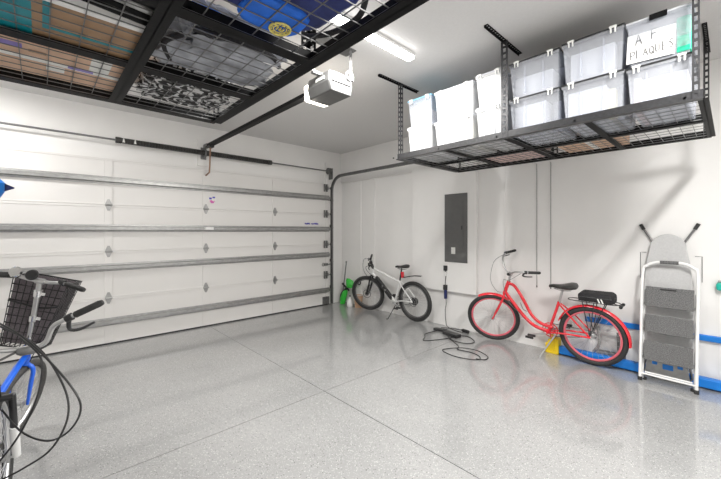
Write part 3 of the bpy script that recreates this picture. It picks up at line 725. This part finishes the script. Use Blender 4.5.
# white e-bike
r = .335
wh = dict(r=r, tr=.031, wb=1.09, head_bot=(.95, 0, .70), head_top=(.90, 0, .83), clamp=(.93, 0, .92), rim='galvd', frame='white', fork='black', susp=True, tire='rubber', disc=True, hub='black',
    tubes=[([(.905, 0, .81), (.75, 0, .77), (.3, 0, .63)], .019), ([(.94, 0, .73), (.68, 0, .48), (.42, 0, .27)], .024), ([(.42, 0, .27), (.29, 0, .66)], .017)],
    bb=(.42, 0, .27), seat_cluster=(.295, 0, .64), saddle=(.235, 0, .895), saddle_len=.27, saddle_w=.085, bar=[(0, 0, 0), (0, .04, 0), (-.0, .15, .03), (-.03, .30, .04)], bar_steer=27,
    barm='black', stemm='black', postm='black', crank=200, kick=((.36, .04, .26), (.42, .22, .02)), headr=.026)
wb_, S, cl, hobj = bicycle('electric_bicycle', 'white electric mountain bicycle with black battery near the garage door corner', (4.56, 3.57, .003), 91, -5, 20, wh)
B().xf(Matrix()).loft([[Vector((.83, 0, .63))+(Vector((-.37, 0, -.36)))*f_+Vector((k[0]*.707*w, k[1]*w, -k[0]*.707*w+0))+Vector((.025, 0, .035)) for k in ((-.03, -.028), (.03, -.028), (.038, 0), (.03, .028), (-.03, .028))] for f_, w in ((0, .7), (.08, 1), (.92, 1.05), (1, .8))]).obj('battery', 'black', wb_, smooth=False, bevel=.006)
B().box((.6, .031, .44), (.64, .034, .47)).box((.67, .031, .5), (.69, .034, .54)).obj('battery_label', 'galv', wb_, smooth=False)
b = B()
rings = []
for k in range(13):
    a = R_(92+50*k/12-10); rr = .375+.02*k/12; d = Vector((math.cos(a), 0, math.sin(a)))
    rings.append([Vector((0, 0, r))+d*(rr+dr)+Vector((0, y, 0)) for y, dr in ((-.03, -.008), (0, .006), (.03, -.008), (0, -.002))])
rings = [[Vector((.19-.36*k/12, y, .72+.055*math.sin(k/12*1.7)+dz)) for y, dz in ((-.03, -.008), (0, .006), (.03, -.008), (0, -.002))] for k in range(13)]
b.loft(rings); b.tube([(.28, 0, .74), (.19, 0, .72)], .01, 8); b.obj('mudguard', 'black', wb_)
B().tube([S@(cl+Vector((-.0, -.15, .03))), S@(cl+Vector((.12, -.1, .06))), S@(cl+Vector((.16, 0, -.1))), S@(cl+Vector((.08, .03, -.3)))], .004, 6, smooth=8).tube([S@(cl+Vector((0, .15, .03))), S@(cl+Vector((.1, .12, 0))), S@(cl+Vector((.08, .03, -.15))), (.85, .03, .66)], .004, 6, smooth=8).obj('cable', 'black', wb_)
B().box((cl.x-.03, -.03, cl.z+.015), (cl.x+.03, .04, cl.z+.04)).box((cl.x+.03, -.025, cl.z-.04), (cl.x+.06, .025, cl.z+.01)).xf(S).obj('display', 'black', wb_, smooth=False, bevel=.004)
B().tube([(.27, 0, .77), (.23, 0, .77)], .012, 8).cbox((.225, 0, .76), (.03, .045, .10)).obj('tail_light', 'red', wb_, smooth=False)
B().cyl((0, -.02, r), (0, .02, r), .062, n=24).obj('hub_motor', 'black', wb_)
# blue folding bicycle at the left
r = .295
bl = dict(r=r, tr=.024, wb=1.0, head_bot=(.93, 0, .60), head_top=(.895, 0, .72), clamp=(.78, 0, 1.19), rim='silver', frame='blue', fork='blue', tire='rubberg',
    tubes=[([(.91, 0, .66), (.78, 0, .60), (.62, 0, .50), (.45, 0, .40), (.3, 0, .38)], .019), ([(.4, 0, .29), (.3, 0, .55)], .018)], bb=(.4, 0, .28), seat_cluster=(.3, 0, .54), saddle=(.2, 0, .86), saddle_len=.26, saddle_w=.09,
    bar=[(0, 0, 0), (0, .05, 0), (-.01, .15, .012), (-.05, .27, .0)], stemr=.016, stemm='silver', clamps=(.12, .45, .82), crank=100, leverv=(.05, 0, -.02), kick=((.35, -.03, .25), (.3, -.17, .02)), barm='silver')
bb_, S, cl, hobj = bicycle('folding_bicycle', 'blue bicycle with tall silver handlepost and black front basket at the left edge', (-.475, 2.47, .003), 72.5, 12, -8, bl)
# basket
b = B(); bx = cl.x+.08
def brect(f_, g=0):  # f_ 0 bottom .. 1 top
    w = .11+.045*f_; x0 = bx; x1 = bx+.15+.06*f_; z = .72+.46*f_; sh = .03
    return [Vector((x0, -w+sh, z)), Vector((x1, -w+sh, z)), Vector((x1, w+sh, z)), Vector((x0, w+sh, z))]
for f_ in [k/9 for k in range(10)]: b.tube(brect(f_), .0035 if f_ not in (0, 1) else .006, 6, closed=True)
for k in range(4):
    for j in range(8):
        A0, A1 = brect(0), brect(1); p = A0[k].lerp(A0[(k+1) % 4], j/8); q = A1[k].lerp(A1[(k+1) % 4], j/8); b.tube([p, q], .003, 5, cap=False)
for j in range(1, 8):
    A0 = brect(0); b.tube([A0[0].lerp(A0[3], j/8), A0[1].lerp(A0[2], j/8)], .003, 5)
bk = b.xf(S).obj('basket', 'black', bb_)
B().loft([[p+Vector((.008*sx, .008*sy, 0)) for p, sx, sy in zip(brect(f_), (1, -1, -1, 1), (1, 1, -1, -1))] for f_ in (.05, .5, .99)], cap=False).xf(S).obj('basket_liner', 'fabricp', bk, smooth=False)
B().tube([Vector((bx-.004, -.11, 1.02)), Vector((bx-.006, 0, 1.0)), Vector((bx-.004, .17, 1.02))], .006, 6, smooth=4).xf(S).obj('liner_hem', 'black', bk)
for s, m in ((.045, 'black'), (.135, 'chrome')):
    B().lathe([(.028, -.018), (.034, -.01), (.036, .0), (.03, .01)], cl+Vector((-.02, s, .035)), (-1, 0, .3), 18).xf(S).obj('bell', m, hobj)
B().tube([S@(cl+Vector((.0, -.15, .01))), S@(cl+Vector((.0, -.17, -.1))), S@(cl+Vector((.05, -.1, -.3))), (.9, -.03, .62)], .003, 6, smooth=8).obj('cable', 'black', bb_)
# black bicycle in the left foreground
r = .33
bk2 = dict(r=r, tr=.024, wb=1.05, head_bot=(.93, 0, .70), head_top=(.885, 0, .84), clamp=(.875, 0, .93), rim='silver', frame='rackblack', fork='white', susp=True, tire='rubber', headr=.03,
    tubes=[([(.89, 0, .81), (.6, 0, .72), (.3, 0, .66)], .018), ([(.92, 0, .72), (.65, 0, .45), (.42, 0, .28)], .021), ([(.42, 0, .28), (.29, 0, .68)], .017)], bb=(.42, 0, .28), seat_cluster=(.295, 0, .66), saddle=(.25, 0, .9), saddle_len=.27, saddle_w=.09,
    bar=[(0, 0, 0), (.01, .1, -.01), (.0, .19, .0), (-.02, .225, .08), (-.05, .27, .115), (-.11, .42, .19)], crank=90, kick=((.35, .04, .25), (.3, .2, .02)), leverv=(.03, 0, -.09), stemm='black')
ab, S, cl, hobj = bicycle('city_bicycle', 'black bicycle with silver riser handlebar in the left foreground, mostly out of frame', (-.335, 1.50, .003), 80.5, 1, 6, bk2)
bpy.context.view_layer.update(); MI = ab.matrix_world.inverted()
for pts in ([(-0.173, 2.275, 1.109), (-0.082, 2.15, 1.055), (-0.001, 2.047, 0.974), (0.093, 1.933, 0.839), (0.127, 1.9, 0.741), (0.094, 1.959, 0.635), (0.025, 2.091, 0.557), (-0.064, 2.269, 0.556), (-0.139, 2.448, 0.618)],
 [(-0.174, 2.371, 1.073), (-0.018, 2.172, 0.978), (0.07, 2.009, 0.83), (0.087, 1.938, 0.711), (0.036, 1.958, 0.582), (-0.051, 2.025, 0.504), (-0.14, 2.108, 0.441)],
 [(-0.072, 2.331, 0.985), (-0.002, 2.211, 0.913), (0.002, 2.181, 0.809), (-0.025, 2.178, 0.689), (-0.082, 2.231, 0.543), (-0.156, 2.3, 0.415)]):
    B().tube([MI @ Vector(p) for p in pts], .0042, 8, smooth=8).obj('cable', 'black', ab)
B().tube([cl+Vector((.01, -.03, -.05)), cl+Vector((.0, -.09, -.02))], .006, 6).xf(S).lathe([(.012, 0), (.022, .015), (.024, .06), (.02, .075)], S@(cl+Vector((.0, -.09, -.02))), (.3, -.9, .0), 16).obj('headlight', 'galvd', ab)
# ------------------------------------------------------------------ step ladder
def at(p, lean_deg): return p
t = thing('step_ladder', 'folded white three-step ladder with grey treads leaning by the ironing board', 'step ladder', (4.43, .43, 0), (0, R_(6.5), R_(-2)))
H = 1.19; w = .205
pts = [(0, w, .02), (0, w, .5), (0, w, H-.12), (0, w-.03, H-.04), (0, w-.1, H), (0, 0, H+.004), (0, -w+.1, H), (0, -w+.03, H-.04), (0, -w, H-.12), (0, -w, .5), (0, -w, .02)]
B().tube(pts, .0135, 12, smooth=4).obj('front_frame', 'white', t)
B().tube([(.035, w-.012, .02), (.03, w-.012, .9)], .011, 10).tube([(.035, -w+.012, .02), (.03, -w+.012, .9)], .011, 10).tube([(.045, w-.03, .08), (.045, -w+.03, .08)], .009, 8).obj('rear_frame', 'white', t)
B().tube([(0, .07, H+.004), (0, -.07, H+.004)], .017, 12).obj('grip', 'tread', t)
for z, h in ((.745, .2), (.49, .175), (.215, .19)):
    b = B().box((-.03, -w+.022, z), (-.008, w-.03, z+h)); tr_ = b.obj('tread', 'tread', t, smooth=False, bevel=.006)
    for s in (-1, 1): B().box((-.012, s*(w-.02)-.004, z+.01), (.045, s*(w-.02)+.004, z+.035)).obj('tread_bracket', 'galv', tr_, smooth=False)
    if z > .7: B().box((-.0315, -.06, z+h-.03), (-.029, .06, z+h-.015)).obj('handle_slot', 'black', tr_, smooth=False)
B().tube([(-.0, w, .07), (0, -w, .07)], .009, 8).obj('bottom_bar', 'white', t)
for s in (-1, 1):
    B().cyl((0, s*w, .0), (0, s*w, .035), .019, n=10).obj('rubber_foot', 'rubber', t)
    B().cyl((.045, s*(w-.03), .0-.0), (.045, s*(w-.03), .03), .016, n=10).obj('rubber_foot', 'rubber', t)
# ironing board
t = thing('ironing_board', 'pale grey ironing board standing on end against the side wall behind the step ladder', 'ironing board', (4.585, .445, .0), (0, R_(3.2), 0))
poly = []
for k in range(0, 19):
    a = R_(10*k); poly.append((.14*math.cos(a), 1.33+.14*math.sin(a)))
poly = [(.19, .2), (.19, .85), (.172, 1.15)]+poly+[(-.172, 1.15), (-.19, .85), (-.19, .2)]
B().prism(poly, lambda p: (-.02, p[0], p[1]), lambda p: (.008, p[0], p[1])).obj('board', 'ironb', t, smooth=False, bevel=.008)
b = B()
for s in (-1, 1): b.tube([(.03, -s*.1, .2), (.03, s*.06, 1.28), (.03, s*.21, 1.55)], .010, 10)
b.obj('leg', 'galvd', t)
for s in (-1, 1): B().tube([(.03, s*.195, 1.52), (.03, s*.222, 1.575)], .016, 10).obj('foot_cap', 'rubber', t)
b = B().tube([(-.0, .16, .2), (0, .16, .03), (0, -.16, .03), (0, -.16, .2)], .009, 8, smooth=3); b.obj('end_rail', 'galvd', t)
b = B().loft([[(-.035+dx, y, z) for y, z in ((.17, .06), (.15, .2), (.0, .23), (-.15, .2), (-.17, .06), (0, .045))] for dx in (0, .012)]); ir = b.obj('iron_rest', 'galv', t, smooth=False, bevel=.004)
B().box((-.038, -.05, .12), (-.0345, .03, .17)).box((-.038, .07, .15), (-.0345, .11, .18)).box((-.038, -.12, .15), (-.0345, -.08, .18)).obj('rest_slot', 'bluefoam', ir, smooth=False)
# wire wall hook frame around the board
t = tag(B().tube([(WX-.006, .67, 1.0), (WX-.006, .67, 1.275), (WX-.006, .62, 1.275)], .003, 6).tube([(WX-.006, .2, 1.0), (WX-.006, .2, 1.25), (WX-.006, .25, 1.25)], .003, 6).obj('wall_outline_wire', 'galvd'), 'thin bent wire on the wall around the ironing board shoulders', 'wire')
# ------------------------------------------------------------------ blue beam and rail
t = thing('balance_beam', 'long blue padded beam on the floor along the side wall with a yellow end piece', 'beam', (4.645, 1.45, 0))
B().box((-.045, -2.2, .015), (.035, -.02, .105)).obj('beam_body', 'bluefoam', t, smooth=False, bevel=.012)
b = B().box((-.055, -.02, 0), (.05, .03, .19)).box((-.06, -.02, .0), (.05, .12, .03)).box((-.055, .03, .03), (-.03, .1, .17)).box((.02, .03, .03), (.05, .1, .21)).box((-.055, .09, .0), (.05, .13, .12))
b.obj('end_piece', 'yellow', t, smooth=False, bevel=.008)
t = thing('wall_rail', 'slim blue rail fixed to the side wall above the blue floor beam', 'rail', (WX, .4, .47))
B().box((-.035, -1.05, -.03), (-.012, .78, .03)).obj('rail_bar', 'bluefoam', t, smooth=False, bevel=.008)
for y in (-.6, .1, .72): B().box((-.012, y-.02, -.02), (0, y+.02, .02)).obj('wall_bracket', 'galvd', t, smooth=False)
# folded trolley behind the rear wheel
t = thing('folded_trolley', 'folded grey cart frame propped on the wall behind the rear wheel of the red bicycle', 'cart', (4.667, .93, .105), (0, R_(2), 0))
for y in (-.13, -.08): B().tube([(0, y, .0), (0, y+.01, .27)], .014, 8).obj('upright', 'galvd', t)
B().tube([(0, .16, .0), (0, .1, .12), (0, .12, .3)], .016, 8, smooth=4).obj('upright', 'galv', t)
B().box((-.008, -.15, .24), (.008, .16, .26)).obj('crossbar', 'white', t, smooth=False)
B().box((-.012, -.12, .03), (.012, .15, .05)).obj('crossbar', 'galvd', t, smooth=False)
# teal object on the wall at the right edge
t = thing('wall_dispenser', 'rounded teal and white holder fixed to the side wall at the far right', 'holder', (WX, .055, .98))
B().loft([[(-.0, y, z) for y, z in ((.05, -.04), (.055, .01), (.04, .04), (-.14, .04), (-.15, -.03), (-.13, -.05))], [(-.07, y*.92, z*.9) for y, z in ((.05, -.04), (.055, .01), (.04, .04), (-.14, .04), (-.15, -.03), (-.13, -.05))]]).obj('lower_shell', 'tealgreen', t, smooth=False, bevel=.012)
B().box((-.06, -.13, .038), (0, .035, .055)).obj('top_cover', 'galv', t, smooth=False, bevel=.005)
# ------------------------------------------------------------------ cords by the panel
t = thing('charging_cord', 'black charging cord with navy inline box hanging below the grey electrical panel', 'cord', (4.62, 3.05, 0))
B().box((.005, -.03, .88), (.03, .03, .96)).box((-.01, -.02, .9), (.01, .02, .95)).obj('plug', 'black', t, smooth=False, bevel=.004)
B().box((.0, -.022, .80), (.03, .022, .86)).obj('adapter', 'white', t, smooth=False, bevel=.004)
B().tube([(.015, 0, .9), (.012, -.01, .8), (.015, .0, .7), (.02, .0, .62), (.04, .0, .38), (.045, .02, .25), (.03, .0, .1), (.0, -.05, .02), (-.06, -.25, .006), (-.05, -.35, .006)], .005, 8, smooth=8).obj('cable', 'black', t)
B().box((.005, -.022, .44), (.045, .022, .62)).obj('inline_box', 'navy', t, smooth=False, bevel=.01)
B().box((-.005, -.03, .58), (.048, .03, .66)).obj('box_cap', 'black', t, smooth=False, bevel=.006)
def coil(name, label, pts, r=.0055, m='black', parts=()):
    t = thing(name, label, 'cord', (pts[0][0], pts[0][1], 0))
    o_ = Vector((pts[0][0], pts[0][1], 0))
    B().tube([Vector(p)-o_ for p in pts], r, 8, smooth=8).obj('cable', m, t)
    for n_, a, c_, rot in parts: B().cbox(Vector(a)-o_, c_, Matrix.Rotation(R_(rot), 3, 'Z')).obj(n_, m, t, smooth=False, bevel=.006)
z = .008
coil('extension_cord', 'black extension cord looped on the floor between the two standing bicycles', [(4.35, 2.98, .02), (4.1, 3.03, z), (3.98, 2.95, z), (3.83, 2.86, z), (4.0, 2.75, z), (4.2, 2.68, z), (4.36, 2.66, z), (4.42, 2.52, z), (4.28, 2.36, z), (4.14, 2.4, z), (4.12, 2.58, z), (4.2, 2.72, z+.012), (4.1, 2.62, z+.016), (3.98, 2.42, z), (3.86, 2.36, z), (3.88, 2.2, z), (3.84, 2.06, z), (3.74, 2.0, z), (3.66, 2.08, z), (3.62, 2.26, z), (3.68, 2.46, z), (3.80, 2.45, z), (3.92, 2.32, z+.012), (3.96, 2.14, z+.012), (3.9, 1.98, z), (3.78, 1.95, z), (3.7, 2.02, z+.012)],
     parts=(('power_brick', (4.31, 2.73, .026), (.11, .26, .045), -12), ('socket_block', (4.40, 2.98, .02), (.07, .2, .036), 10)))
t = thing('floor_plug', 'small black plug end lying on the floor in front of the red bicycle front wheel', 'plug', (4.6, 2.72, 0))
B().cyl((0, 0, .025), (-.02, -.1, .025), .024, n=12).cyl((0.004, .02, .025), (0, 0, .025), .016, n=10).obj('plug_body', 'black', t)
B().tube([(.004, .02, .022), (.03, .2, .007), (-.05, .35, .007)], .005, 6, smooth=5).obj('cable', 'black', t)
# ------------------------------------------------------------------ corner tools
t = thing('leaf_blower', 'lime green and black garden blower standing in the corner by the garage door', 'garden tool', (4.56, 5.38, 0))
B().loft([[(x*.0+c_[0]+.05*w_*math.cos(R_(45*k)), c_[1]+.06*w_*math.sin(R_(45*k)), c_[2]) for k in range(8)] for x, c_, w_ in ((0, (0, .08, .005), 1.0), (0, (0, .06, .12), 1.2), (0, (0, -.0, .25), 1.1), (0, (0, -.03, .3), .6))]).obj('motor_body', 'green', t, bevel=.005)
B().loft([[(c_[0]+.05*w_*math.cos(R_(45*k)), c_[1]+.09*w_*math.sin(R_(45*k)), c_[2]) for k in range(8)] for c_, w_ in (((0, -.14, .36), .8), ((0, -.16, .42), 1.2), ((0, -.14, .5), 1.1), ((0, -.1, .54), .5))]).obj('fan_cover', 'green', t)
B().tube([(0, .13, .05), (0, .1, .2), (0, -.03, .32), (0, -.12, .4)], .03, 10, smooth=4).obj('handle', 'black', t)
B().tube([(.02, .07, .35), (.05, .02, .84)], [.014, .011], 8).tube([(.05, .02, .84), (.05, .02, .88)], .016, 8).tube([(0, .06, .25), (.02, .07, .36)], .02, 8).obj('tube', 'galvd', t)
B().tube([(0, -.12, .3), (0, -.02, .36), (0, .08, .42)], .02, 8).obj('nozzle', 'black', t)
t = thing('white_jug', 'small white jug on the floor beside the green garden blower', 'jug', (4.50, 5.16, 0))
B().lathe([(.05, .0), (.06, .02), (.06, .1), (.04, .15), (.018, .18), (.018, .2)], n=18).obj('jug_body', 'white', t)
B().lathe([(.02, .2), (.02, .225)], n=14).obj('cap', 'galvd', t)
t = thing('plastic_tub', 'tan plastic tub against the wall behind the white bicycle front wheel', 'tub', (4.60, 5.02, 0))
B().lathe([(.07, 0), (.085, .2), (.09, .24), (.08, .24), (.07, .02)], n=22).obj('tub_body', 'tan', t)
B().ring((0, 0, .24), (0, 0, 1), .088, .006, 24, 6).obj('rim', 'white', t)
t = thing('hose_ring', 'black ring hook on the side wall above the tan tub', 'hook', (WX-.03, 5.1, .47))
B().ring((0, 0, 0), (1, 0, 0), .045, .012, 24, 8).obj('ring', 'black', t)
B().cyl((.0, 0, .05), (.032, 0, .05), .012, n=8).obj('wall_peg', 'black', t)
# blue thing at left edge by the door
t = thing('beach_umbrella', 'furled blue umbrella with dark navy tie at the left edge by the garage door', 'umbrella', (-.335, 4.6, 0))
B().cyl((0, 0, .0), (0, 0, 2.05), .012, n=10).cyl((0, 0, 0), (0, 0, .04), .14, n=20).obj('pole', 'black', t)
B().loft([[(.05*w*math.cos(R_(30*k)), .05*w*math.sin(R_(30*k)), z) for k in range(12)] for z, w in ((1.3, .5), (1.6, .8), (1.8, 1.2), (1.88, 2.0), (1.94, 2.0), (1.99, 1.1), (2.03, .5))]).obj('furled_canopy', 'bluefoam', t)
B().loft([[(.09, -.03, 1.87), (.09, .03, 1.87), (.09, .03, 1.94), (.09, -.03, 1.94)], [(.155, -.004, 1.90), (.155, .004, 1.90), (.155, .004, 1.91), (.155, -.004, 1.91)]]).obj('tie', 'navy', t, smooth=False)
# ------------------------------------------------------------------ camera
cam = bpy.data.cameras.new('camera'); co = bpy.data.objects.new('camera', cam); col.objects.link(co)
co.location = (0, 0, 1.5); co.rotation_euler = (R_(90), 0, R_(47.15-90))
cam.sensor_width = 36; cam.lens = 345/721*36; cam.shift_y = -8.5/721; cam.clip_start = .02
sc = bpy.context.scene; sc.camera = co
w = bpy.data.worlds.new('world'); sc.world = w; w.use_nodes = True
w.node_tree.nodes['Background'].inputs['Color'].default_value = (.9, .95, 1, 1); w.node_tree.nodes['Background'].inputs['Strength'].default_value = .4
sc.view_settings.view_transform = 'Standard'; sc.view_settings.look = 'None'; sc.view_settings.gamma = 1; sc.view_settings.exposure = .08
sc.view_settings.use_curve_mapping = False
